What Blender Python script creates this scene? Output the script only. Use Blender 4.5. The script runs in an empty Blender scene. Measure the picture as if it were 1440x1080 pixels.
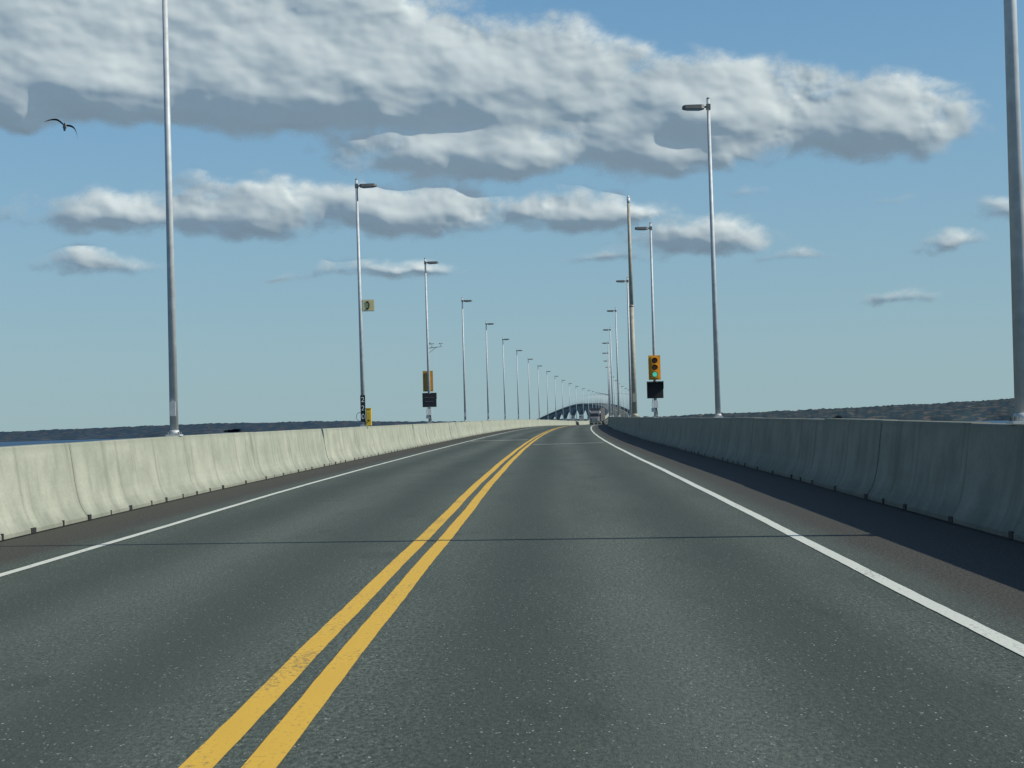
import bpy, bmesh, math, random, bisect
import numpy as np
from mathutils import Vector, Matrix, noise as mnoise
random.seed(7)
R = math.radians
scene = bpy.context.scene
scene.view_settings.view_transform = 'Standard'
scene.view_settings.look = 'None'
scene.view_settings.exposure = 0
scene.view_settings.gamma = 1

# ------------------------------------------------------------ node helpers
def new_mat(name):
    m = bpy.data.materials.new(name); m.use_nodes = True
    nt = m.node_tree
    return m, nt, nt.nodes['Principled BSDF']

class NB:
    def __init__(s, nt): s.nt = nt
    def n(s, t, **k):
        nd = s.nt.nodes.new(t)
        for a, b in k.items(): setattr(nd, a, b)
        return nd
    def put(s, sock, v):
        if v is None: return
        if isinstance(v, bpy.types.NodeSocket): s.nt.links.new(v, sock)
        else: sock.default_value = v
    def math(s, op, a, b=None, c=None, clamp=False):
        nd = s.n('ShaderNodeMath', operation=op); nd.use_clamp = clamp
        s.put(nd.inputs[0], a); s.put(nd.inputs[1], b); s.put(nd.inputs[2], c)
        return nd.outputs[0]
    def vec(s, op, a, b=None, c=None):
        nd = s.n('ShaderNodeVectorMath', operation=op)
        s.put(nd.inputs[0], a); s.put(nd.inputs[1], b); s.put(nd.inputs[2], c)
        return nd.outputs['Value'] if op in ('LENGTH', 'DOT_PRODUCT') else nd.outputs[0]
    def ss(s, v, a, b, o0=0.0, o1=1.0, smooth=True):
        nd = s.n('ShaderNodeMapRange'); nd.interpolation_type = 'SMOOTHSTEP' if smooth else 'LINEAR'
        s.put(nd.inputs['Value'], v); nd.inputs['From Min'].default_value = a; nd.inputs['From Max'].default_value = b
        nd.inputs['To Min'].default_value = o0; nd.inputs['To Max'].default_value = o1
        return nd.outputs[0]
    def noise(s, vec, scale, detail=3, rough=0.5, color=False):
        nd = s.n('ShaderNodeTexNoise'); s.put(nd.inputs['Vector'], vec)
        nd.inputs['Scale'].default_value = scale; nd.inputs['Detail'].default_value = detail
        nd.inputs['Roughness'].default_value = rough
        return nd.outputs['Color'] if color else nd.outputs[0]
    def mix(s, f, a, b, blend='MIX'):
        nd = s.n('ShaderNodeMix', data_type='RGBA'); nd.blend_type = blend
        s.put(nd.inputs[0], f)
        s.put(nd.inputs[6], a if not isinstance(a, tuple) else (*a[:3], 1))
        s.put(nd.inputs[7], b if not isinstance(b, tuple) else (*b[:3], 1))
        return nd.outputs[2]
    def bump(s, h, strength, dist):
        nd = s.n('ShaderNodeBump'); s.put(nd.inputs['Height'], h)
        nd.inputs['Strength'].default_value = strength; nd.inputs['Distance'].default_value = dist
        return nd.outputs[0]

def simple_mat(name, col, rough=0.6, metal=0.0, var=0.15, scale=4.0, emit=None):
    m, nt, p = new_mat(name); b = NB(nt)
    tc = b.n('ShaderNodeTexCoord').outputs['Object']
    n = b.noise(tc, scale, 5, 0.6)
    f = b.ss(n, 0.3, 0.7, 1 - var, 1 + var, False)
    nd = b.n('ShaderNodeVectorMath', operation='SCALE'); nd.inputs[0].default_value = col
    nt.links.new(f, nd.inputs['Scale'])
    nt.links.new(nd.outputs[0], p.inputs['Base Color'])
    p.inputs['Roughness'].default_value = rough; p.inputs['Metallic'].default_value = metal
    if emit:
        p.inputs['Emission Color'].default_value = (*emit[0], 1); p.inputs['Emission Strength'].default_value = emit[1]
    return m

# ------------------------------------------------------------ alignment
K = 8.4e-5
def hermite(tab, x):
    n = len(tab)
    if x <= tab[0][0]: return tab[0][1] + (x - tab[0][0]) * (tab[1][1]-tab[0][1])/(tab[1][0]-tab[0][0])
    if x >= tab[-1][0]: return tab[-1][1] + (x - tab[-1][0]) * (tab[-1][1]-tab[-2][1])/(tab[-1][0]-tab[-2][0])
    def slope(i):
        if i == 0: return (tab[1][1]-tab[0][1])/(tab[1][0]-tab[0][0])
        if i == n-1: return (tab[-1][1]-tab[-2][1])/(tab[-1][0]-tab[-2][0])
        a = (tab[i][1]-tab[i-1][1])/(tab[i][0]-tab[i-1][0]); c = (tab[i+1][1]-tab[i][1])/(tab[i+1][0]-tab[i][0])
        return (a + c)/2
    for i in range(n-1):
        if tab[i][0] <= x <= tab[i+1][0]:
            h = tab[i+1][0]-tab[i][0]; t = (x-tab[i][0])/h
            m0, m1 = slope(i)*h, slope(i+1)*h
            t2, t3 = t*t, t*t*t
            return (2*t3-3*t2+1)*tab[i][1]+(t3-2*t2+t)*m0+(-2*t3+3*t2)*tab[i+1][1]+(t3-t2)*m1
XT = [(380,8.87),(500,17.1),(700,28.5),(1000,40),(1500,47),(2200,38),(3000,9),(4000,-42),(5200,-110)]
ZT = [(-80,-.35),(0,0),(9,.065),(20,.135),(32,.21),(58,.30),(81,.37),(130,.54),(180,.70),(230,.80),(324,.80),(400,.62),
      (500,.6),(700,2.5),(1000,7.0),(1500,15.5),(2200,23),(3000,18),(4000,2),(5200,-14)]
def cx(Y):
    if Y < 32: return -1.3
    q = -1.3 + K*(Y-32)**2
    if Y <= 440: return q
    s = hermite(XT, Y)
    if Y >= 500: return s
    t = (Y-440)/60; t = t*t*(3-2*t)
    return q*(1-t)+s*t
def cz(Y): return hermite(ZT, Y)
def head(Y):
    return math.atan((cx(Y+1)-cx(Y-1))/2)
def P(Y, lat, z=0.0):
    h = head(Y)
    return Vector((cx(Y)+lat*math.cos(h), Y-lat*math.sin(h), cz(Y)+z))

def stations(a=-80, e=5200):
    r = []; y = a
    while y < e:
        r.append(y)
        y += 1 if y < 60 else (3 if y < 260 else (10 if y < 700 else 25))
    r.append(e); return r
ST = stations()

def link(o): scene.collection.objects.link(o); return o
def mesh_obj(name, me, mats=()):
    o = bpy.data.objects.new(name, me)
    for m in mats: me.materials.append(m)
    return link(o)

def ribbon(name, lats, z, mat, st=ST):
    vs, fs, uv = [], [], []
    n = len(lats)
    for i, Y in enumerate(st):
        for l in lats:
            vs.append(P(Y, l, z)); uv.append((l, Y))
    for i in range(len(st)-1):
        for k in range(n-1):
            a = i*n+k
            fs.append((a, a+1, a+n+1, a+n))
    me = bpy.data.meshes.new(name); me.from_pydata(vs, [], fs)
    ul = me.uv_layers.new(name='UVMap')
    for lp in me.loops: ul.data[lp.index].uv = uv[lp.vertex_index]
    return mesh_obj(name, me, [mat])

# ------------------------------------------------------------ materials
def asphalt_mat():
    m, nt, p = new_mat('asphalt'); b = NB(nt)
    uv = b.n('ShaderNodeUVMap').outputs[0]
    sep = b.n('ShaderNodeSeparateXYZ'); nt.links.new(uv, sep.inputs[0]); lat, st = sep.outputs[0], sep.outputs[1]
    fine = b.noise(b.vec('MULTIPLY', uv, (1, .5, 1)), 36, 3, 0.8)
    coarse = b.noise(b.vec('MULTIPLY', uv, (1, .30, 1)), 9, 4, 0.7)
    med = b.noise(b.vec('MULTIPLY', uv, (1.0, 0.16, 1)), 1.3, 5, 0.6)
    big = b.noise(b.vec('MULTIPLY', uv, (0.8, 0.03, 1)), 1.0, 3, 0.5)
    vo = b.n('ShaderNodeTexVoronoi'); nt.links.new(b.vec('MULTIPLY', uv, (1, .6, 1)), vo.inputs['Vector']); vo.inputs['Scale'].default_value = 34
    chip = b.math('MULTIPLY', b.ss(vo.outputs['Distance'], 0.08, 0.30, 1, 0), b.ss(b.noise(uv, 17, 2), 0.50, 0.62))
    al = b.math('ABSOLUTE', lat)
    w = b.math('COSINE', b.math('MULTIPLY', b.math('SUBTRACT', b.math('ADD', al, b.math('MULTIPLY', big, .3)), 1.15), 3.45))
    wp = b.math('MULTIPLY', w, b.ss(al, 3.3, 3.9, 1, 0))
    base = b.mix(b.ss(fine, 0.32, 0.68), (0.027, 0.039, 0.032), (0.158, 0.192, 0.160))
    base = b.mix(b.ss(coarse, 0.35, 0.70, 0, 0.34), base, (0.045, 0.060, 0.050))
    base = b.mix(b.ss(med, 0.35, 0.72, 0, 0.60), base, (0.054, 0.070, 0.059))
    base = b.mix(b.ss(big, 0.35, 0.7, 0, 0.45), base, (0.116, 0.138, 0.118))
    base = b.mix(b.math('MULTIPLY_ADD', wp, 0.36, 0.36), base, (0.045, 0.059, 0.049))
    pt = b.noise(b.vec('MULTIPLY', uv, (1.2, .45, 1)), .9, 4, .6)
    base = b.mix(b.ss(pt, .60, .70, 0, .45), base, (0.038, 0.049, 0.041))
    base = b.mix(b.math('MULTIPLY', chip, 0.85), base, (0.38, 0.39, 0.33))
    edge = b.math('ADD', al, b.math('MULTIPLY', b.noise(uv, 2.0, 5), 0.25))
    sh = b.ss(edge, 4.0, 4.5)
    shc = b.mix(b.ss(fine, .30, .70), (0.026, 0.027, 0.022), (0.090, 0.089, 0.073))
    shc = b.mix(b.ss(med, .35, .7, 0, .5), shc, (0.062, 0.062, 0.052))
    base = b.mix(sh, base, shc)
    nt.links.new(base, p.inputs['Base Color'])
    p.inputs['Roughness'].default_value = 0.78
    p.inputs['Specular IOR Level'].default_value = 0.22
    nt.links.new(b.bump(b.math('ADD', fine, b.math('MULTIPLY', chip, .4)), 0.8, 0.012), p.inputs['Normal'])
    return m

def paint_mat(name, col, under=(0.06, 0.07, 0.065), wear=0.3):
    m, nt, p = new_mat(name); b = NB(nt)
    uv = b.n('ShaderNodeUVMap').outputs[0]
    f = b.noise(b.vec('MULTIPLY', uv, (1, .5, 1)), 36, 4, 0.75); g = b.noise(b.vec('MULTIPLY', uv, (1, .3, 1)), 3, 4)
    w = b.math('ADD', f, b.math('MULTIPLY', b.math('SUBTRACT', g, .5), .5))
    k = b.ss(w, 0.30, 0.48, wear*1.6, 0)
    c = b.mix(k, col, under)
    c = b.mix(b.ss(g, .35, .7, 0, .25), c, tuple(x*.70 for x in col))
    nt.links.new(c, p.inputs['Base Color']); p.inputs['Roughness'].default_value = .65
    nt.links.new(b.bump(f, .5, .004), p.inputs['Normal'])
    return m

def concrete_mat(name, dark, light, stain=0.55, joints=True):
    m, nt, p = new_mat(name); b = NB(nt)
    uv = b.n('ShaderNodeUVMap').outputs[0]      # (station, height)
    sep = b.n('ShaderNodeSeparateXYZ'); nt.links.new(uv, sep.inputs[0])
    n1 = b.noise(uv, 1.1, 6, 0.65)
    n0 = b.noise(b.vec('MULTIPLY', uv, (.12, .05, 1)), 1.0, 3)
    st = b.noise(b.vec('MULTIPLY', uv, (2.4, 0.3, 1)), 1.0, 5, 0.6)
    fine = b.noise(uv, 22, 4, 0.7)
    c = b.mix(b.ss(n1, .3, .7), dark, light)
    c = b.mix(b.ss(n0, .4, .65, 0, .35), c, dark)
    c = b.mix(b.ss(st, .50, .72, 0, stain), c, tuple(x*.60 for x in dark))
    c = b.mix(b.ss(fine, .3, .75, 0, .25), c, tuple(x*.6 for x in dark))
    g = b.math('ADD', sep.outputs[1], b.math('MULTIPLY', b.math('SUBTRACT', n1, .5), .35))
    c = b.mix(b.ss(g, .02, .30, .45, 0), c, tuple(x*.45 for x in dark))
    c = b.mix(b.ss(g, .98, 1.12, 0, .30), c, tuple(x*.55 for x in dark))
    if joints:
        fr = b.math('FRACT', b.math('MULTIPLY_ADD', sep.outputs[0], .4, 24.4))
        d0 = b.math('SUBTRACT', .5, b.math('ABSOLUTE', b.math('SUBTRACT', fr, .5)))
        dj = b.math('ADD', d0, b.math('MULTIPLY', b.math('SUBTRACT', st, .5), .08))
        c = b.mix(b.ss(dj, .0, .05, .25, 0), c, tuple(x*.5 for x in dark))
        c = b.mix(b.ss(d0, .0016, .0036, .40, 0), c, tuple(x*.35 for x in dark))
    nt.links.new(c, p.inputs['Base Color']); p.inputs['Roughness'].default_value = .85
    p.inputs['Specular IOR Level'].default_value = .25
    nt.links.new(b.bump(b.math('ADD', fine, b.math('MULTIPLY', n1, 3)), .35, .01), p.inputs['Normal'])
    return m

M_ASPH = asphalt_mat()
M_YEL = paint_mat('yellow_paint', (0.70, 0.43, 0.042), wear=.40)
M_WHT = paint_mat('white_paint', (0.64, 0.67, 0.59), wear=.38)
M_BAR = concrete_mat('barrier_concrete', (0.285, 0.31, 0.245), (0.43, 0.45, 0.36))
M_BAR2 = concrete_mat('barrier_concrete_shaded', (0.19, 0.205, 0.165), (0.29, 0.305, 0.25))  # same concrete, darkened: shade of the right barrier put into its colour
M_DECK = concrete_mat('girder_concrete', (0.22, 0.23, 0.22), (0.32, 0.33, 0.31), .3, False)
M_GALV = simple_mat('galvanised_steel', (0.50, 0.53, 0.53), .55, .10, .15, 5)
M_GALVD = simple_mat('weathered_steel', (0.36, 0.34, 0.27), .65, .05, .2, 5)
M_LUM = simple_mat('luminaire_grey', (0.16, 0.16, 0.15), .5, .1)
M_LENS = simple_mat('luminaire_lens', (0.35, 0.36, 0.34), .2)
M_DARK = simple_mat('black_box', (0.014, 0.015, 0.016), .5, 0, .3)
M_RUB = simple_mat('rubber', (0.018, 0.018, 0.018), .8)
M_SIGY = simple_mat('signal_yellow', (0.70, 0.34, 0.015), .5, 0, .12, 6)
M_SIGB = simple_mat('signal_back', (0.50, 0.27, 0.04), .6, 0, .15, 6)
M_CREAM = simple_mat('sign_cream', (0.70, 0.62, 0.30), .5, 0, .08)
M_WH = simple_mat('white_enamel', (0.7, 0.7, 0.68), .4, 0, .06)
M_GREENL = simple_mat('green_lens_lit', (0.05, 0.35, 0.25), .3, 0, .05, 4, ((0.12, 0.85, 0.60), 0.5))
M_REDL = simple_mat('red_lens', (0.06, 0.012, 0.01), .25)
M_AMBL = simple_mat('amber_lens', (0.12, 0.05, 0.01), .25)

# ------------------------------------------------------------ mesh builder
class MB:
    def __init__(s): s.bm = bmesh.new()
    def box(s, c, size, mat=0, rot=None):
        r = bmesh.ops.create_cube(s.bm, size=1.0); vs = r['verts']
        for v in vs:
            v.co = Vector((v.co.x*size[0], v.co.y*size[1], v.co.z*size[2]))
            if rot: v.co = rot @ v.co
            v.co += Vector(c)
        for f in set(f for v in vs for f in v.link_faces): f.material_index = mat
        return vs
    def cyl(s, p0, p1, r0, r1=None, seg=12, mat=0, smooth=True, cap=True):
        r1 = r0 if r1 is None else r1
        p0, p1 = Vector(p0), Vector(p1); d = (p1-p0); d.normalize()
        q = d.to_track_quat('Z', 'Y').to_matrix()
        a = [s.bm.verts.new(p0 + q @ Vector((r0*math.cos(2*math.pi*i/seg), r0*math.sin(2*math.pi*i/seg), 0))) for i in range(seg)]
        b = [s.bm.verts.new(p1 + q @ Vector((r1*math.cos(2*math.pi*i/seg), r1*math.sin(2*math.pi*i/seg), 0))) for i in range(seg)]
        for i in range(seg):
            f = s.bm.faces.new((a[i], a[(i+1) % seg], b[(i+1) % seg], b[i])); f.material_index = mat; f.smooth = smooth
        if cap:
            f = s.bm.faces.new(a[::-1]); f.material_index = mat
            f = s.bm.faces.new(b); f.material_index = mat
    def tube(s, pts, r, seg=6, mat=0):
        for a, b in zip(pts[:-1], pts[1:]): s.cyl(a, b, r, r, seg, mat)
    def loft(s, rings, mat=0, smooth=True, closed=True):
        R_ = [[s.bm.verts.new(Vector(p)) for p in ring] for ring in rings]
        n = len(R_[0])
        for a, b in zip(R_[:-1], R_[1:]):
            for i in range(n):
                f = s.bm.faces.new((a[i], a[(i+1) % n], b[(i+1) % n], b[i])); f.material_index = mat; f.smooth = smooth
        if closed:
            f = s.bm.faces.new(R_[0][::-1]); f.material_index = mat
            f = s.bm.faces.new(R_[-1]); f.material_index = mat
    def mesh(s, name, mats):
        bmesh.ops.recalc_face_normals(s.bm, faces=s.bm.faces)
        me = bpy.data.meshes.new(name); s.bm.to_mesh(me); s.bm.free()
        for m in mats: me.materials.append(m)
        return me
def add_bevel(o, w=.01, seg=2):
    md = o.modifiers.new('bevel', 'BEVEL'); md.width = w; md.segments = seg; md.limit_method = 'ANGLE'; md.angle_limit = R(40)
def child(name, me, parent, bevel=0):
    o = bpy.data.objects.new(name, me); link(o); o.parent = parent
    if bevel: add_bevel(o, bevel)
    return o

# ------------------------------------------------------------ road + markings
LTOE, RTOE = -5.25, 5.70
ribbon('road', [LTOE-.3, -4.1, -2, 0, 2, 4.1, RTOE+.3], 0, M_ASPH)
fineST = []
y = -40
while y < 5200:
    fineST.append(y); y += .25 if y < 40 else (1 if y < 60 else (3 if y < 260 else (10 if y < 700 else 25)))
def zroad(Y):
    i = max(0, min(len(ST)-2, bisect.bisect_right(ST, Y)-1))
    a, b = ST[i], ST[i+1]; t = (Y-a)/(b-a)
    return cz(a)*(1-t)+cz(b)*t
def marking(name, strips, mat, z=0.005, jit=.0028):
    vs, fs, uv = [], [], []
    for (l0, l1, a, e) in strips:
        st = [a]+[s for s in fineST if a < s < e]+[e]
        for i, Y in enumerate(st):
            zz = zroad(Y)
            wob = .006*math.sin(Y*.35)+.003*math.sin(Y*1.1+l0)
            for l in (l0, l1):
                ll = l+wob+random.uniform(-jit, jit)
                p = P(Y, ll); p.z = zz+z; vs.append(p); uv.append((ll, Y))
            if i:
                k = len(vs)-4; fs.append((k, k+1, k+3, k+2))
    me = bpy.data.meshes.new(name); me.from_pydata(vs, [], fs)
    ul = me.uv_layers.new(name='UVMap')
    for lp in me.loops: ul.data[lp.index].uv = uv[lp.vertex_index]
    return mesh_obj(name, me, [mat])
marking('yellow_centre_line', [(-.195, -.055, -40, 5200), (.055, .195, -40, 5200)], M_YEL)
marking('white_edge_line', [(3.74, 3.86, -40, 5200)], M_WHT)
marking('white_edge_line', [(-3.80, -3.69, -40, 5200)], M_WHT)
M_JOINT = simple_mat('joint_steel', (0.17, 0.18, 0.17), .6, .1)
def cross(name, l0, l1, a, w, mat, z=.009):
    vs = []
    n = 8
    for Y in (a, a+w):
        for i in range(n+1):
            l = l0+(l1-l0)*i/n; p = P(Y, l); p.z = zroad(Y)+z; vs.append(p)
    fs = [(i, i+1, i+n+2, i+n+1) for i in range(n)]
    me = bpy.data.meshes.new(name); me.from_pydata(vs, [], fs)
    ul = me.uv_layers.new(name='UVMap')
    for lp in me.loops:
        v = vs[lp.vertex_index]; ul.data[lp.index].uv = (v.x, v.y)
    return mesh_obj(name, me, [mat])
cross('stop_line', .35, 3.6, 79, .45, M_WHT)
cross('stop_line', -3.6, -.35, 97, .6, M_WHT)
for yy in (118, 152, 243, 330, 410):
    cross('expansion_joint', LTOE+.05, RTOE-.05, yy, .5, M_JOINT, .013)

# ------------------------------------------------------------ barriers
PROF = [(-.0, -.02), (0, .06), (.035, .11), (.075, .17), (.11, .25), (.14, .36), (.175, .55), (.225, .95), (.245, 1.085), (.262, 1.1),
        (.470, 1.1), (.49, 1.08), (.52, -.4)]
def barrier(name, toe, sgn, mat):
    vs, fs, uv = [], [], []
    n = len(PROF)
    segs = []; y = -61.0
    while y < 420: segs.append((y+.005, y+5-.005, True)); y += 5
    segs.append((y, 5200, False))
    for (a, e, pre) in segs:
        if pre:
            st = [a, a+.02]+[a+(e-a)*k/4 for k in (1, 2, 3)]+[e-.02, e] if a < 80 else [a, (a+e)/2, e]
            oy = random.uniform(-.006, .006); oz = random.uniform(-.008, .008)
        else:
            st = [s for s in ST if s > a]; st = [a]+st; oy = oz = 0
        i0 = len(vs)
        for k, Y in enumerate(st):
            shrink = .008 if (pre and len(st) > 3 and k in (0, len(st)-1)) else 0
            zz = cz(Y)
            for (t, h) in PROF:
                tt = t + (shrink if t < .3 else -shrink)
                hh = h - (shrink if h > 1.0 else 0)
                p = P(Y, toe+sgn*(tt+oy)); p.z = zz+hh+(oz if h > .2 else 0)
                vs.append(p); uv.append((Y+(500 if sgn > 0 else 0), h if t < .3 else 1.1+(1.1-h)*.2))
        for k in range(len(st)-1):
            for j in range(n-1):
                q = i0+k*n+j
                fs.append((q, q+1, q+n+1, q+n) if sgn > 0 else (q, q+n, q+n+1, q+1))
        if pre:
            fs.append(tuple(range(i0, i0+n))); L = i0+(len(st)-1)*n
            fs.append(tuple(range(L+n-1, L-1, -1)))
    me = bpy.data.meshes.new(name); me.from_pydata(vs, [], fs)
    ul = me.uv_layers.new(name='UVMap')
    for lp in me.loops: ul.data[lp.index].uv = uv[lp.vertex_index]
    o = mesh_obj(name, me, [mat])
    mb = MB(); y = -61.0
    while y < 240:
        if y > -20:
            for off, wd in ((0, .16), (1.25, .07)):
                Y = y+off+random.uniform(-.12, .12)
                if off and random.random() < .35: continue
                p = P(Y, toe+sgn*.006); p.z = cz(Y)+.04
                mb.box(p, (.03, wd*random.uniform(.7, 1.3), random.uniform(.06, .09)), 0)
        y += 2.5
    child('scuppers', mb.mesh('scuppers', [M_RUB]), o)
    vs, fs = [], []
    for i, Y in enumerate([s for s in fineST if s < 700]):
        for l in (-.028+random.uniform(-.006, .006), .03):
            p = P(Y, toe+sgn*l); p.z = zroad(Y)+.011; vs.append(p)
        if i: k = len(vs)-4; fs.append((k, k+1, k+3, k+2))
    me3 = bpy.data.meshes.new('seam'); me3.from_pydata(vs, [], fs); me3.materials.append(M_RUB); child('seam', me3, o)
    return o
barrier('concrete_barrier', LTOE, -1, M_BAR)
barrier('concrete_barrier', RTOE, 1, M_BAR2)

# ------------------------------------------------------------ bridge girder + piers
PIER0, SPAN = 130, 250
SEA = -32.0
def depth(Y):
    t = abs(((Y-PIER0)/SPAN) % 1.0-.5)*2
    return 4.5+9.0*t**2
vs, fs, uv = [], [], []
gst = [s for s in range(-120, 5201, 12)]
for i, Y in enumerate(gst):
    d = depth(Y)
    prof = [(-6.0, -.10), (6.4, -.10), (6.4, -.42), (3.4, -.9), (2.6, -d), (-2.4, -d), (-3.2, -.9), (-6.0, -.42)]
    for l, z in prof:
        vs.append(P(Y, l, z)); uv.append((Y, abs(z)+l*.1+2))
    if i:
        a = (i-1)*8
        for k in range(8): fs.append((a+k, a+(k+1) % 8, a+8+(k+1) % 8, a+8+k))
me = bpy.data.meshes.new('bridge_girder'); me.from_pydata(vs, [], fs)
ul = me.uv_layers.new(name='UVMap')
for lp in me.loops: ul.data[lp.index].uv = uv[lp.vertex_index]
girder = mesh_obj('bridge_girder', me, [M_DECK])
mb = MB()
Y = PIER0-250
while Y < 5200:
    p = P(Y, 0); top = p.z-depth(Y)+.3
    mb.loft([[(p.x+sx*a, p.y+sy*b_, z) for sx, sy in ((-1, -1), (1, -1), (1, 1), (-1, 1))] for a, b_, z in
             ((5, 5, SEA-2), (5, 5, SEA+1), (8, 8, SEA+2.5), (4, 4, SEA+9), (3, 2.2, SEA+10), (2.6, 2.0, top))], 0, False)
    Y += SPAN
child('piers', mb.mesh('piers', [simple_mat('pier_concrete', (.34, .35, .33), .85)]), girder)

# ------------------------------------------------------------ street lamps
def lamp_mesh():
    mb = MB()
    mb.box((0, 0, .015), (.27, .27, .03), 0)
    for sx in (-1, 1):
        for sy in (-1, 1):
            mb.cyl((sx*.1, sy*.1, .03), (sx*.1, sy*.1, .075), .017, .017, 6, 1, False)
    mb.cyl((0, 0, .03), (0, 0, .11), .105, .088, 14, 0)
    mb.cyl((0, 0, .10), (0, 0, 9.10), .080, .045, 16, 0)
    mb.cyl((0, 0, 9.10), (0, 0, 9.14), .052, .030, 12, 1)
    mb.box((.0, -.078, .50), (.10, .03, .26), 0)
    mb.cyl((.03, 0, 8.87), (.14, 0, 8.87), .03, .03, 8, 1)
    mb.box((.0, 0, 8.87), (.12, .12, .16), 1)
    def ring(x, w, z0, z1): return [(x, -w, z0), (x, w, z0), (x, w*.9, z1), (x, -w*.9, z1)]
    mb.loft([ring(.12, .12, 8.82, 8.92), ring(.20, .17, 8.805, 8.925), ring(.66, .17, 8.82, 8.925), ring(.74, .13, 8.84, 8.905)], 1, False)
    mb.loft([ring(.24, .13, 8.785, 8.81), ring(.62, .13, 8.80, 8.825)], 2, False)
    return mb.mesh('street_lamp', [M_GALV, M_LUM, M_LENS])
LM = lamp_mesh()
LP_L, LP_R = LTOE-.365, RTOE+.365
lampL, lampR = {}, {}
S = 31.3
def put_lamp(Y, lat, left, n):
    o = bpy.data.objects.new('street_lamp', LM); link(o)
    o.location = P(Y, lat, 1.1)
    o.rotation_euler = (R(random.uniform(-.25, .25)), R(random.uniform(-.25, .25)), (0 if left else math.pi)-head(Y))
    (lampL if left else lampR)[n] = o
for n in range(-1, 135):
    put_lamp(31.3+S*(n-1), LP_L, True, n)
    put_lamp(17.3+S*n, LP_R, False, n)

mb = MB()
mb.box((0, 0, .02), (.5, .5, .04), 0)
mb.cyl((0, 0, .04), (0, 0, .22), .24, .19, 18, 0)
mb.cyl((0, 0, .2), (0, 0, 6.8), .165, .135, 18, 0)
mb.cyl((0, 0, 6.8), (0, 0, 6.9), .15, .15, 18, 0)
mb.cyl((0, 0, 6.9), (0, 0, 13.2), .125, .09, 18, 0)
mb.cyl((0, 0, 13.2), (0, 0, 13.5), .10, .10, 12, 1)
mb.cyl((0, 0, 13.5), (0, 0, 13.65), .10, .04, 12, 1)
mb.box((0, -.17, 1.2), (.22, .06, .5), 0)
o = mesh_obj('steel_mast', mb.mesh('steel_mast', [M_GALVD, M_WH])); o.location = P(105, LP_R+.02, 1.1)

# ------------------------------------------------------------ traffic signals
def signal_head(parent, front):
    s = -1 if front else 1
    mb = MB()
    hz = 2.33
    ym = .17*s
    mb.box((0, ym, hz), (.56, .025, 1.14), 0 if front else 1)
    mb.box((0, ym+.10*s, hz), (.34, .18, .99), 0)
    if not front: mb.box((0, ym-.07, hz), (.30, .10, .95), 1)
    for i, mt in enumerate((2, 3, 4)):
        z = hz+.32-.32*i
        y0 = ym+.19*s
        mb.cyl((0, y0, z), (0, y0+.012*s, z), .125, .125, 24, 5)
        mb.cyl((0, y0+.012*s, z), (0, y0+.03*s, z), .112, .09, 24, mt)
        n = 14; rings = []
        for yy, rr in ((y0, .135), (y0+.2*s, .135)):
            rings.append([(rr*math.cos(R(-20+220*k/n)), yy, z+rr*math.sin(R(-20+220*k/n))) for k in range(n+1)])
        R0 = [mb.bm.verts.new(p) for p in rings[0]]; R1 = [mb.bm.verts.new(p) for p in rings[1]]
        for k in range(n):
            f = mb.bm.faces.new((R0[k], R0[k+1], R1[k+1], R1[k])); f.material_index = 0; f.smooth = True
    for zz in (hz+.45, hz-.45): mb.box((0, .08*s, zz), (.06, .17, .05), 6)
    return child('signal_head', mb.mesh('signal_head', [M_SIGY, M_SIGB, M_REDL, M_AMBL, M_GREENL, M_DARK, M_GALV]), parent)
def sign_box(parent, front):
    s = -1 if front else 1
    mb = MB()
    mb.box((0, .16*s, 1.28), (.76, .12, .76), 0)
    mb.box((0, .16*s+.07*s, 1.28), (.68, .02, .68), 1)
    mb.box((0, .16*s+.15*s, 1.675), (.78, .3, .02), 0)
    mb.box((-.375, .16*s+.15*s, 1.5), (.02, .3, .34), 0); mb.box((.375, .16*s+.15*s, 1.5), (.02, .3, .34), 0)
    mb.box((0, .09*s, 1.28), (.1, .06, .5), 2)
    return child('sign_cabinet', mb.mesh('sign_cabinet', [M_DARK, M_RUB, M_GALV]), parent, .006)
def control_boxes(parent):
    mb = MB()
    mb.box((.02, -.15, .62), (.22, .16, .34), 0); mb.box((-.11, -.12, .36), (.16, .14, .18), 1)
    mb.tube([(.05, -.1, .45), (.09, -.1, .2), (.06, -.1, .03)], .018, 6, 2)
    mb.tube([(-.12, -.1, .9), (-.16, -.1, .6), (-.12, -.1, .45)], .012, 6, 2)
    return child('control_box', mb.mesh('control_box', [M_WH, M_GALV, M_DARK]), parent, .006)
def root(name, base):
    e = bpy.data.objects.new(name, None); link(e); e.location = base.location; return e
r1 = root('traffic_signal', lampR[2]); signal_head(r1, True); sign_box(r1, True); control_boxes(r1)
r2 = root('traffic_signal', lampL[3]); h = signal_head(r2, False); sign_box(r2, False); control_boxes(r2)
h.location.x = -.06
mb = MB(); mb.box((0, -.12, 1.28), (.74, .06, .72), 0); mb.box((0, -.155, 1.42), (.5, .012, .02), 1); mb.box((0, -.155, 1.2), (.5, .012, .02), 1)
child('cabinet_back', mb.mesh('cabinet_back', [M_DARK, M_LUM]), r2)
r3 = root('anemometer', lampL[3])
mb = MB()
mb.cyl((.05, 0, 4.15), (.80, 0, 4.22), .018, .015, 8, 0)
mb.cyl((.06, 0, 3.9), (.45, 0, 4.17), .012, .012, 6, 0)
mb.cyl((.22, 0, 4.17), (.22, 0, 4.36), .012, .012, 6, 0); mb.box((.22, 0, 4.38), (.26, .02, .03), 0); mb.box((.11, 0, 4.40), (.06, .015, .11), 0)
mb.cyl((.70, 0, 4.2), (.70, 0, 4.38), .012, .012, 6, 0)
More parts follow.
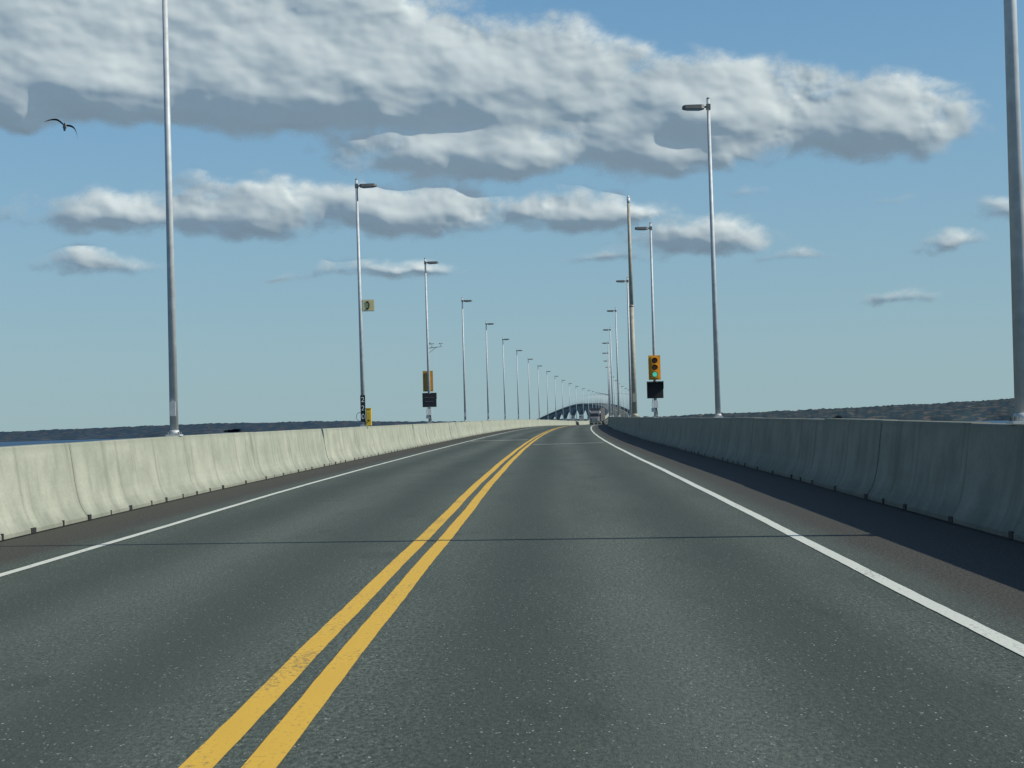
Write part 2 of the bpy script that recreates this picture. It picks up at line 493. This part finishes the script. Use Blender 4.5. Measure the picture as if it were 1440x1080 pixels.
for k in range(3):
    a = R(120*k+20); c = Vector((.70+.09*math.cos(a), .09*math.sin(a), 4.38))
    mb.cyl((.70, 0, 4.38), c, .006, .006, 5, 0); mb.cyl(c-Vector((0, 0, .02)), c+Vector((0, 0, .03)), .035, .02, 8, 0)
child('arm', mb.mesh('arm', [M_LUM]), r3)

# ------------------------------------------------------------ emergency phone post
rp = root('emergency_phone_sign', lampL[2])
mb = MB()
mb.box((.29, -.03, 4.45), (.46, .02, .44), 0); mb.box((.29, -.043, 4.45), (.41, .006, .39), 1)
mb.box((.05, 0, 4.58), (.12, .04, .03), 2); mb.box((.05, 0, 4.32), (.12, .04, .03), 2)
pts = []
for k in range(9):
    a = R(-58+116*k/8); pts.append((.235+.085*math.cos(a), -.052, 4.45+.135*math.sin(a)))
mb.tube(pts, .022, 8, 3)
mb.box((.255, -.052, 4.575), (.085, .02, .05), 3); mb.box((.255, -.052, 4.325), (.085, .02, .05), 3)
child('sign_face', mb.mesh('sign_face', [M_WH, M_CREAM, M_GALV, M_DARK]), rp)
rc = root('emergency_phone_box', lampL[2])
mb = MB()
mb.box((.20, -.02, .34), (.19, .2, .62), 0); mb.box((.20, -.125, .40), (.14, .012, .3), 0); mb.box((.20, -.02, .66), (.21, .23, .03), 0)
mb.box((.20, -.135, .2), (.06, .01, .05), 1)
ring = [(-.14+.12*math.cos(R(30*k)), -.03, .36+.16*math.sin(R(30*k))) for k in range(13)]
mb.tube(ring, .012, 6, 2)
child('call_box', mb.mesh('call_box', [simple_mat('phone_yellow', (.62, .42, .03), .5), M_DARK, M_GALV]), rc, .006)
rn = root('distance_marker_sign', lampL[2])
mb = MB(); mb.box((.0, -.10, .66), (.18, .012, .98), 0); mb.box((0, -.088, .3), (.04, .03, .04), 1); mb.box((0, -.088, 1.0), (.04, .03, .04), 1)
child('plate', mb.mesh('plate', [M_DARK, M_GALV]), rn)
for i, ch in enumerate('220'):
    cu = bpy.data.curves.new('digit', 'FONT'); cu.body = ch; cu.size = .27; cu.align_x = 'CENTER'; cu.align_y = 'CENTER'; cu.extrude = .002
    cu.materials.append(M_WH)
    t = bpy.data.objects.new('digit_%d' % (i+1), cu); link(t); t.parent = rn
    t.rotation_euler = (R(90), 0, 0); t.location = (0, -.110, .98-.31*i)

# ------------------------------------------------------------ semi truck (oncoming)
def semi_truck(Y, lat):
    rt = bpy.data.objects.new('semi_truck', None); link(rt)
    rt.location = P(Y, lat, .004); rt.rotation_euler = (0, 0, -head(Y+8)-R(2.5))
    mc = simple_mat('truck_paint', (.13, .135, .14), .35, 0, .06); mg = simple_mat('truck_glass', (.02, .025, .03), .1)
    mch = simple_mat('chrome', (.30, .30, .30), .3, .7); mtr = simple_mat('trailer_panel', (.10, .097, .097), .6, 0, .08)
    mb = MB()
    def ring(y, w, z0, z1, t=1.0): return [(-w, y, z0), (w, y, z0), (w*t, y, z1), (-w*t, y, z1)]
    mb.loft([ring(0, .85, .75, 1.55), ring(.25, 1.0, .65, 1.75), ring(1.5, 1.08, .65, 1.95), ring(1.7, 1.15, .65, 2.0)], 0, False)
    mb.loft([ring(1.7, 1.18, .65, 2.0), ring(2.25, 1.18, .65, 2.9, .92), ring(2.9, 1.2, .65, 3.2, .93), ring(3.3, 1.22, .65, 3.4, .9), ring(5.2, 1.22, .65, 3.5, .9)], 0, False)
    child('cab', mb.mesh('cab', [mc]), rt, .05)
    mb = MB()
    mb.box((0, -.02, 1.2), (1.15, .06, .85), 0)
    mb.box((0, -.12, .55), (2.3, .22, .34), 0)
    for sx in (-1, 1):
        mb.box((sx*.92, .12, 1.12), (.26, .12, .2), 1)
        mb.cyl((sx*1.27, 3.2, .8), (sx*1.27, 3.2, 3.9), .075, .075, 10, 0)
        mb.box((sx*1.42, 1.85, 2.2), (.14, .08, .5), 2)
        mb.box((sx*1.0, .65, .85), (.42, 1.2, .12), 3)
    child('grille_and_trim', mb.mesh('trim', [mch, M_WH, M_DARK, mc]), rt)
    mb = MB(); mb.box((0, 1.93, 2.45), (2.0, .05, .80), 0, Matrix.Rotation(R(-31), 3, 'X'))
    for sx in (-1, 1): mb.box((sx*1.16, 2.75, 2.3), (.08, .8, .6), 0)
    child('windows', mb.mesh('windows', [mg]), rt)
    mb = MB(); mb.box((0, 12.3, 2.60), (2.6, 13.2, 3.1), 0)
    for k in range(13):
        for sx in (-1, 1): mb.box((sx*1.31, 6.2+k*1.02, 2.60), (.03, .06, 3.0), 0)
    mb.box((0, 11, .95), (.9, 14, .2), 1); mb.box((0, 5.65, 2.0), (1.6, .1, 1.2), 1)
    child('trailer', mb.mesh('trailer', [mtr, M_DARK]), rt, .03)
    mb = MB()
    for yy, dual in ((.95, 0), (4.3, 1), (5.6, 1), (16.2, 1), (17.5, 1)):
        for sx in (-1, 1):
            w = .5 if dual else .28
            mb.cyl((sx*1.22, yy, .5), (sx*(1.22-w), yy, .5), .5, .5, 20, 0); mb.cyl((sx*1.225, yy, .5), (sx*1.20, yy, .5), .28, .28, 14, 1)
    child('wheels', mb.mesh('wheels', [M_RUB, mch]), rt)
semi_truck(425, -.6)

# ------------------------------------------------------------ gull
def gull():
    mb = MB()
    secs = [(-.26, .008, .01), (-.235, .018, -.002), (-.20, .034, .004), (-.16, .040, .008), (-.12, .045, .002), (-.05, .066, -.008), (.04, .068, -.012), (.13, .048, -.004), (.20, .030, .004), (.27, .040, .008), (.32, .045, .010)]
    rings = []
    for y, r, zc in secs:
        fl = 1.0 if y < .19 else .25
        rings.append([(r*math.cos(2*math.pi*i/12), y, zc+r*fl*math.sin(2*math.pi*i/12)) for i in range(12)])
    mb.loft(rings, 0)
    def wing(sg, pts):
        rr = []
        for (x, z, yl, yt, th) in pts:
            rr.append([(sg*x, yl, z), (sg*x, yl*.6+yt*.4, z+th), (sg*x, yt, z-th*.1), (sg*x, yl*.5+yt*.5, z-th*.25)])
        mb.loft(rr, 1)
    wing(-1, [(.02, .03, -.11, .08, .022), (.12, .10, -.13, .07, .020), (.24, .17, -.15, .05, .016), (.34, .18, -.14, .04, .012), (.50, .15, -.08, .05, .008), (.62, .10, -.01, .06, .005), (.70, .06, .05, .07, .002)])
    wing(1, [(.02, .03, -.11, .08, .022), (.12, .045, -.13, .07, .020), (.24, .03, -.15, .05, .016), (.34, -.03, -.14, .04, .012), (.42, -.16, -.08, .05, .008), (.47, -.29, -.01, .06, .005), (.50, -.38, .05, .07, .002)])
    mb.cyl((0, -.262, .008), (0, -.315, -.004), .009, .003, 6, 2)
    o = mesh_obj('gull', mb.mesh('gull', [simple_mat('gull_body', (.30, .28, .25), .8), simple_mat('gull_wing', (.018, .018, .018), .9), simple_mat('beak', (.5, .3, .05), .5)]))
    md = o.modifiers.new('s', 'SUBSURF'); md.levels = 1; md.render_levels = 1
    o.location = (-18.60, 66, 13.45); o.rotation_euler = (R(-20), R(10), R(14)); o.scale = (1.15,)*3
    return o
gull()

# ------------------------------------------------------------ sea
def sea():
    m, nt, p = new_mat('sea_water'); b = NB(nt)
    tc = b.n('ShaderNodeTexCoord').outputs['Object']
    n = b.noise(tc, .12, 6, .6); big = b.noise(b.vec('MULTIPLY', tc, (1, .3, 1)), .0006, 4)
    c = b.mix(b.ss(big, .35, .65), (0.030, 0.080, 0.150), (0.050, 0.105, 0.175))
    nt.links.new(c, p.inputs['Base Color']); p.inputs['Roughness'].default_value = .5
    p.inputs['Specular IOR Level'].default_value = .25
    nt.links.new(b.bump(n, 1.0, 1.5), p.inputs['Normal'])
    bm = bmesh.new()
    Rr = [0, 200, 1000, 5000, 20000, 60000]; seg = 64
    rings = []
    c0 = bm.verts.new((0, 0, 0))
    for r in Rr[1:]: rings.append([bm.verts.new((r*math.cos(2*math.pi*i/seg), r*math.sin(2*math.pi*i/seg), 0)) for i in range(seg)])
    for i in range(seg): bm.faces.new((c0, rings[0][i], rings[0][(i+1) % seg]))
    for a, c_ in zip(rings[:-1], rings[1:]):
        for i in range(seg): bm.faces.new((a[i], c_[i], c_[(i+1) % seg], a[(i+1) % seg]))
    me = bpy.data.meshes.new('sea'); bm.to_mesh(me); bm.free()
    o = mesh_obj('sea', me, [m]); o.location.z = SEA
sea()

# ------------------------------------------------------------ far shores
CAMZ = 1.36
def shore(name, az0, az1, r0, r1, prof, cols, seed, tree):
    m, nt, p = new_mat(name+'_mat'); b = NB(nt)
    uv = b.n('ShaderNodeUVMap').outputs[0]
    f = b.noise(b.vec('MULTIPLY', uv, (1, 3.0, 1)), 3.0, 6, .65); g = b.noise(uv, 40, 3, .7)
    c = b.mix(b.ss(f, .42, .58), cols[0], cols[1]); c = b.mix(b.ss(b.noise(b.vec('MULTIPLY', uv, (1.3, 9, 1)), 2.2, 3), .54, .62, 0, .8), c, cols[2])  # bluish land tones have distance haze painted into them
    c = b.mix(b.ss(g, .3, .7, 0, .35), c, tuple(x*.5 for x in cols[0]))
    nt.links.new(c, p.inputs['Base Color']); p.inputs['Roughness'].default_value = 1; p.inputs['Specular IOR Level'].default_value = 0
    na, nr = 900, 12
    vs, fs, uvs = [], [], []
    for j in range(nr):
        t = j/(nr-1)
        for i in range(na):
            az = az0+(az1-az0)*i/(na-1)
            r = r0+(r1-r0)*t+ (mnoise.noise(Vector((az*.9, seed, 0)))*.06*r0 if j < 3 else 0)
            top = hermite(prof, az)
            hm = math.tan(R(top))*r+CAMZ
            prog = min(1, t/.75); prog = prog**.8
            z = SEA-1+(hm-SEA+1)*prog
            if j: z += (mnoise.fractal(Vector((az*1.6, t*3, seed)), 1.0, 2.0, 5))*r*.00035*prog+abs(mnoise.noise(Vector((az*14, t*5, seed+9))))*tree*prog
            if t > .76: z -= (t-.76)*60
            vs.append((r*math.sin(R(az)), r*math.cos(R(az)), z)); uvs.append((az, t))
    for j in range(nr-1):
        for i in range(na-1):
            a = j*na+i; fs.append((a, a+1, a+na+1, a+na))
    me = bpy.data.meshes.new(name); me.from_pydata(vs, [], fs)
    ul = me.uv_layers.new(name='UVMap')
    for lp in me.loops: ul.data[lp.index].uv = uvs[lp.vertex_index]
    for pl in me.polygons: pl.use_smooth = True
    mesh_obj(name, me, [m])
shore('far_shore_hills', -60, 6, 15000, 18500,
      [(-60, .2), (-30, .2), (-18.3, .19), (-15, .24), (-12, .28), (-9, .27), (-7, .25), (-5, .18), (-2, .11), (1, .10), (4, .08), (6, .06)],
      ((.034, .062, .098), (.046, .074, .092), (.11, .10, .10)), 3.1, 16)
shore('near_shore_hills', 1.0, 60, 5600, 7600,
      [(1, .03), (3, .09), (6, .15), (9, .20), (12, .27), (14, .32), (15.8, .38), (20, .38), (30, .25), (60, .2)],
      ((.034, .060, .078), (.050, .070, .078), (.13, .115, .105)), 8.4, 9)

# ------------------------------------------------------------ clouds : shallow relief sheets of cumulus, lit by the sun lamp plus an added glow
rng = np.random.RandomState(11)
GA = rng.uniform(0, 2*np.pi, (256, 256)); GX, GY = np.cos(GA), np.sin(GA)
def gnoise(x, y):
    xi = np.floor(x).astype(int); yi = np.floor(y).astype(int); fx = x-xi; fy = y-yi
    ux = fx*fx*fx*(fx*(fx*6-15)+10); uy = fy*fy*fy*(fy*(fy*6-15)+10)
    def d(ix, iy, dx, dy):
        a, c = ix & 255, iy & 255
        return GX[a, c]*dx+GY[a, c]*dy
    n00 = d(xi, yi, fx, fy); n10 = d(xi+1, yi, fx-1, fy); n01 = d(xi, yi+1, fx, fy-1); n11 = d(xi+1, yi+1, fx-1, fy-1)
    return (n00*(1-ux)+n10*ux)*(1-uy)+(n01*(1-ux)+n11*ux)*uy
def fbm(x, y, o, g=.5, billow=False):
    s = 0; a = 1; ca, sa = math.cos(.7), math.sin(.7)
    for k in range(o):
        n = gnoise(x+17.3*k, y+5.1*k)
        s = s+a*((np.abs(n)*2-.45) if billow else n); a *= g
        x, y = (x*ca-y*sa)*2.03, (x*sa+y*ca)*2.03
    return s
# azimuth, elevation, half width, height above, depth below, weight  (degrees)
CL = [(-16.5, 11.35, 9.5, 4.6, 1.50, 2.6), (-8.4, 11.5, 8.6, 4.0, 1.90, 2.6), (-1.6, 10.9, 6.6, 3.0, 1.65, 2.2),
      (5.4, 9.8, 5.6, 2.7, 1.60, 1.9), (10.8, 9.4, 3.8, 2.0, 1.30, 1.6), (-2.3, 9.1, 5.6, 1.6, 1.10, 1.6), (3.3, 9.0, 4.2, 1.9, 1.05, 1.6),
      (-14.7, 7.0, 3.1, 1.10, .60, 1.1), (-10.1, 7.15, 4.0, 1.60, .90, 1.4), (-4.7, 7.05, 5.6, 1.2, .80, 1.25), (1.2, 6.9, 3.6, .95, .60, 1.1),
      (5.0, 5.95, 3.4, .95, .48, .95), (-14.97, 5.5, 2.6, .65, .34, .72), (-5.2, 5.2, 3.3, .56, .30, .68), (13.5, 5.35, 2.0, .55, .28, .72),
      (11.4, 3.6, 1.3, .45, .24, .60), (15.8, 6.3, 1.9, .6, .32, .62), (6.5, 7.35, 1.1, .45, .27, .50), (8.4, 5.25, 1.6, .38, .22, .48),
      (1.9, 5.4, 2.0, .38, .22, .48), (11.3, 6.85, .85, .34, .2, .42), (-8.8, 5.0, 1.1, .30, .17, .36), (-19.5, 7.3, 1.6, .5, .3, .5),
      (-30, 9, 8, 3, 1.2, 1.8), (28, 12, 9, 3, 1.3, 1.8), (-45, 14, 9, 3, 1.5, 1.8), (48, 9, 9, 2.2, 1.2, 1.8)]
def blur(a, n):
    k = np.exp(-np.linspace(-2, 2, 2*n+1)**2); k /= k.sum()
    p = np.pad(a, ((n, n), (0, 0)), 'edge'); a = sum(k[i]*p[i:i+a.shape[0]] for i in range(2*n+1))
    p = np.pad(a, ((0, 0), (n, n)), 'edge'); return sum(k[i]*p[:, i:i+a.shape[1]] for i in range(2*n+1))
def clouds():
    az = np.concatenate([np.arange(-60, -24, .25), np.arange(-24, 24, .055), np.arange(24, 60, .25)])
    el = np.arange(2.6, 19.0, .05)
    U, V = np.meshgrid(az, el)
    wx = fbm(U*.33+3, V*.6+9, 3)*1.3; wy = fbm(U*.38+40, V*.6+60, 3)*.40
    U1, V1 = U+wx, V+wy
    acc = np.full(U.shape, -9.0)
    for (u, v, a, up, dn, wt) in CL:
        qx = (U1-u)/a; qy = (V1-v); q = np.where(qy > 0, qy/up, -qy/dn)
        d = wt*(1-np.sqrt(qx*qx+q*q))
        k = .30; hmx = np.clip(.5+.5*(d-acc)/k, 0, 1)
        acc = acc*(1-hmx)+d*hmx+k*hmx*(1-hmx)
    bil = fbm(U*.62, V*.95, 7, .60, True)
    fb = fbm(U*.42+90, V*.8+20, 7, .56)
    amp = np.clip((acc+.2)/1.5, 0, 1)*.35+.27
    D = acc+amp*(.60*bil+.62*fb)
    def sm(x, a, b): t = np.clip((x-a)/(b-a), 0, 1); return t*t*(3-2*t)
    alpha = sm(D, -.05, .58)*.985
    A = acc+.30*fb
    belly = .95*(1-np.exp(-np.maximum(blur(A, 7), 0)*.55))
    belly = blur(belly, 5)
    small = .024*fbm(U*.62+.3, V*.95, 5, .50, True)*(.28+1.1*np.exp(-np.maximum(acc, 0)*.9))
    mid = .185*fbm(U*.28, V*.50, 4, .42)
    relief = belly+blur((small+mid)*sm(D, 0, .8), 2)
    tilt = math.radians(2.5)
    r = (9000.0-relief*157*.95)/np.cos(np.radians(U)+tilt)
    X = r*np.sin(np.radians(U)); Yc = r*np.cos(np.radians(U)); Z = r*np.tan(np.radians(V))
    ny, nx = U.shape
    co = np.stack([X, Yc, Z], -1).reshape(-1, 3)
    idx = np.arange(ny*nx).reshape(ny, nx)
    keep = (alpha > .001)
    kf = keep[:-1, :-1] | keep[1:, :-1] | keep[:-1, 1:] | keep[1:, 1:]
    q = np.stack([idx[:-1, :-1], idx[:-1, 1:], idx[1:, 1:], idx[1:, :-1]], -1)[kf]
    used = np.unique(q); remap = -np.ones(ny*nx, int); remap[used] = np.arange(len(used))
    q = remap[q]; co = co[used]; al = alpha.reshape(-1)[used]
    me = bpy.data.meshes.new('clouds')
    me.vertices.add(len(co)); me.vertices.foreach_set('co', co.astype(np.float32).ravel())
    me.loops.add(len(q)*4); me.loops.foreach_set('vertex_index', q.astype(np.int32).ravel())
    me.polygons.add(len(q)); me.polygons.foreach_set('loop_start', np.arange(0, len(q)*4, 4, dtype=np.int32))
    me.polygons.foreach_set('use_smooth', np.ones(len(q), dtype=bool))
    me.update(calc_edges=True); me.validate()
    at = me.attributes.new('cloud_cover', 'FLOAT', 'POINT'); at.data.foreach_set('value', al.astype(np.float32))
    m = bpy.data.materials.new('cloud'); m.use_nodes = True; nt = m.node_tree
    for n_ in list(nt.nodes): nt.nodes.remove(n_)
    b = NB(nt)
    a = b.n('ShaderNodeAttribute'); a.attribute_name = 'cloud_cover'
    df = b.n('ShaderNodeBsdfDiffuse'); df.inputs[0].default_value = (.80, .82, .76, 1)
    tl = b.n('ShaderNodeBsdfTranslucent'); tl.inputs[0].default_value = (.76, .80, .80, 1)
    m1 = b.n('ShaderNodeMixShader'); m1.inputs[0].default_value = .15; nt.links.new(df.outputs[0], m1.inputs[1]); nt.links.new(tl.outputs[0], m1.inputs[2])
    em = b.n('ShaderNodeEmission'); em.inputs[0].default_value = (.82, .94, .98, 1); em.inputs[1].default_value = .12  # added glow stands in for light scattered inside the cloud
    ad = b.n('ShaderNodeAddShader'); nt.links.new(m1.outputs[0], ad.inputs[0]); nt.links.new(em.outputs[0], ad.inputs[1])
    tr = b.n('ShaderNodeBsdfTransparent')
    m2 = b.n('ShaderNodeMixShader'); nt.links.new(a.outputs['Fac'], m2.inputs[0]); nt.links.new(tr.outputs[0], m2.inputs[1]); nt.links.new(ad.outputs[0], m2.inputs[2])
    out = b.n('ShaderNodeOutputMaterial'); nt.links.new(m2.outputs[0], out.inputs[0])
    mesh_obj('clouds', me, [m])
clouds()

# ------------------------------------------------------------ world
SUN_EL = 38.0
sd = Vector((7.8, -1.4, 0)).normalized()
sun_dir = Vector((sd.x*math.cos(R(SUN_EL)), sd.y*math.cos(R(SUN_EL)), math.sin(R(SUN_EL))))
w = bpy.data.worlds.new('World'); scene.world = w; w.use_nodes = True
nt = w.node_tree
for n_ in list(nt.nodes): nt.nodes.remove(n_)
b = NB(nt)
sky = b.n('ShaderNodeTexSky'); sky.sky_type = 'NISHITA'; sky.sun_disc = False
sky.sun_elevation = R(SUN_EL); sky.sun_rotation = math.atan2(sun_dir.x, sun_dir.y)
sky.altitude = 30; sky.air_density = 1.0; sky.dust_density = .1; sky.ozone_density = 3.0
sp = b.n('ShaderNodeSeparateXYZ'); nt.links.new(b.vec('NORMALIZE', b.n('ShaderNodeTexCoord').outputs['Generated']), sp.inputs[0])
hcol = b.mix(b.ss(sp.outputs[2], 0.0, 0.24, 0, 1, False), (2.75, 4.30, 4.85), (1.40, 3.70, 6.0))
hz = b.ss(sp.outputs[2], 0.0, 0.50, .90, 0.0, False)
skyc = b.mix(hz, sky.outputs[0], hcol)
bg1 = b.n('ShaderNodeBackground'); nt.links.new(skyc, bg1.inputs[0]); bg1.inputs[1].default_value = .10
out = b.n('ShaderNodeOutputWorld'); nt.links.new(bg1.outputs[0], out.inputs[0])

# ------------------------------------------------------------ sun
sl = bpy.data.lights.new('sun', 'SUN'); sl.energy = 4.5; sl.angle = R(.53); sl.color = (1, .95, .84)
so = link(bpy.data.objects.new('sun', sl)); so.rotation_euler = sun_dir.to_track_quat('Z', 'Y').to_euler(); so.location = (40, -10, 60)

# ------------------------------------------------------------ camera
cam = bpy.data.cameras.new('camera'); cam.lens = 60; cam.sensor_width = 36; cam.clip_start = .1; cam.clip_end = 120000
co = link(bpy.data.objects.new('camera', cam))
co.matrix_world = Matrix.Translation((0, 0, CAMZ)) @ Matrix.Rotation(R(1.227), 4, 'Z') @ Matrix.Rotation(R(90+1.337), 4, 'X') @ Matrix.Rotation(R(-1.6), 4, 'Z')
scene.camera = co
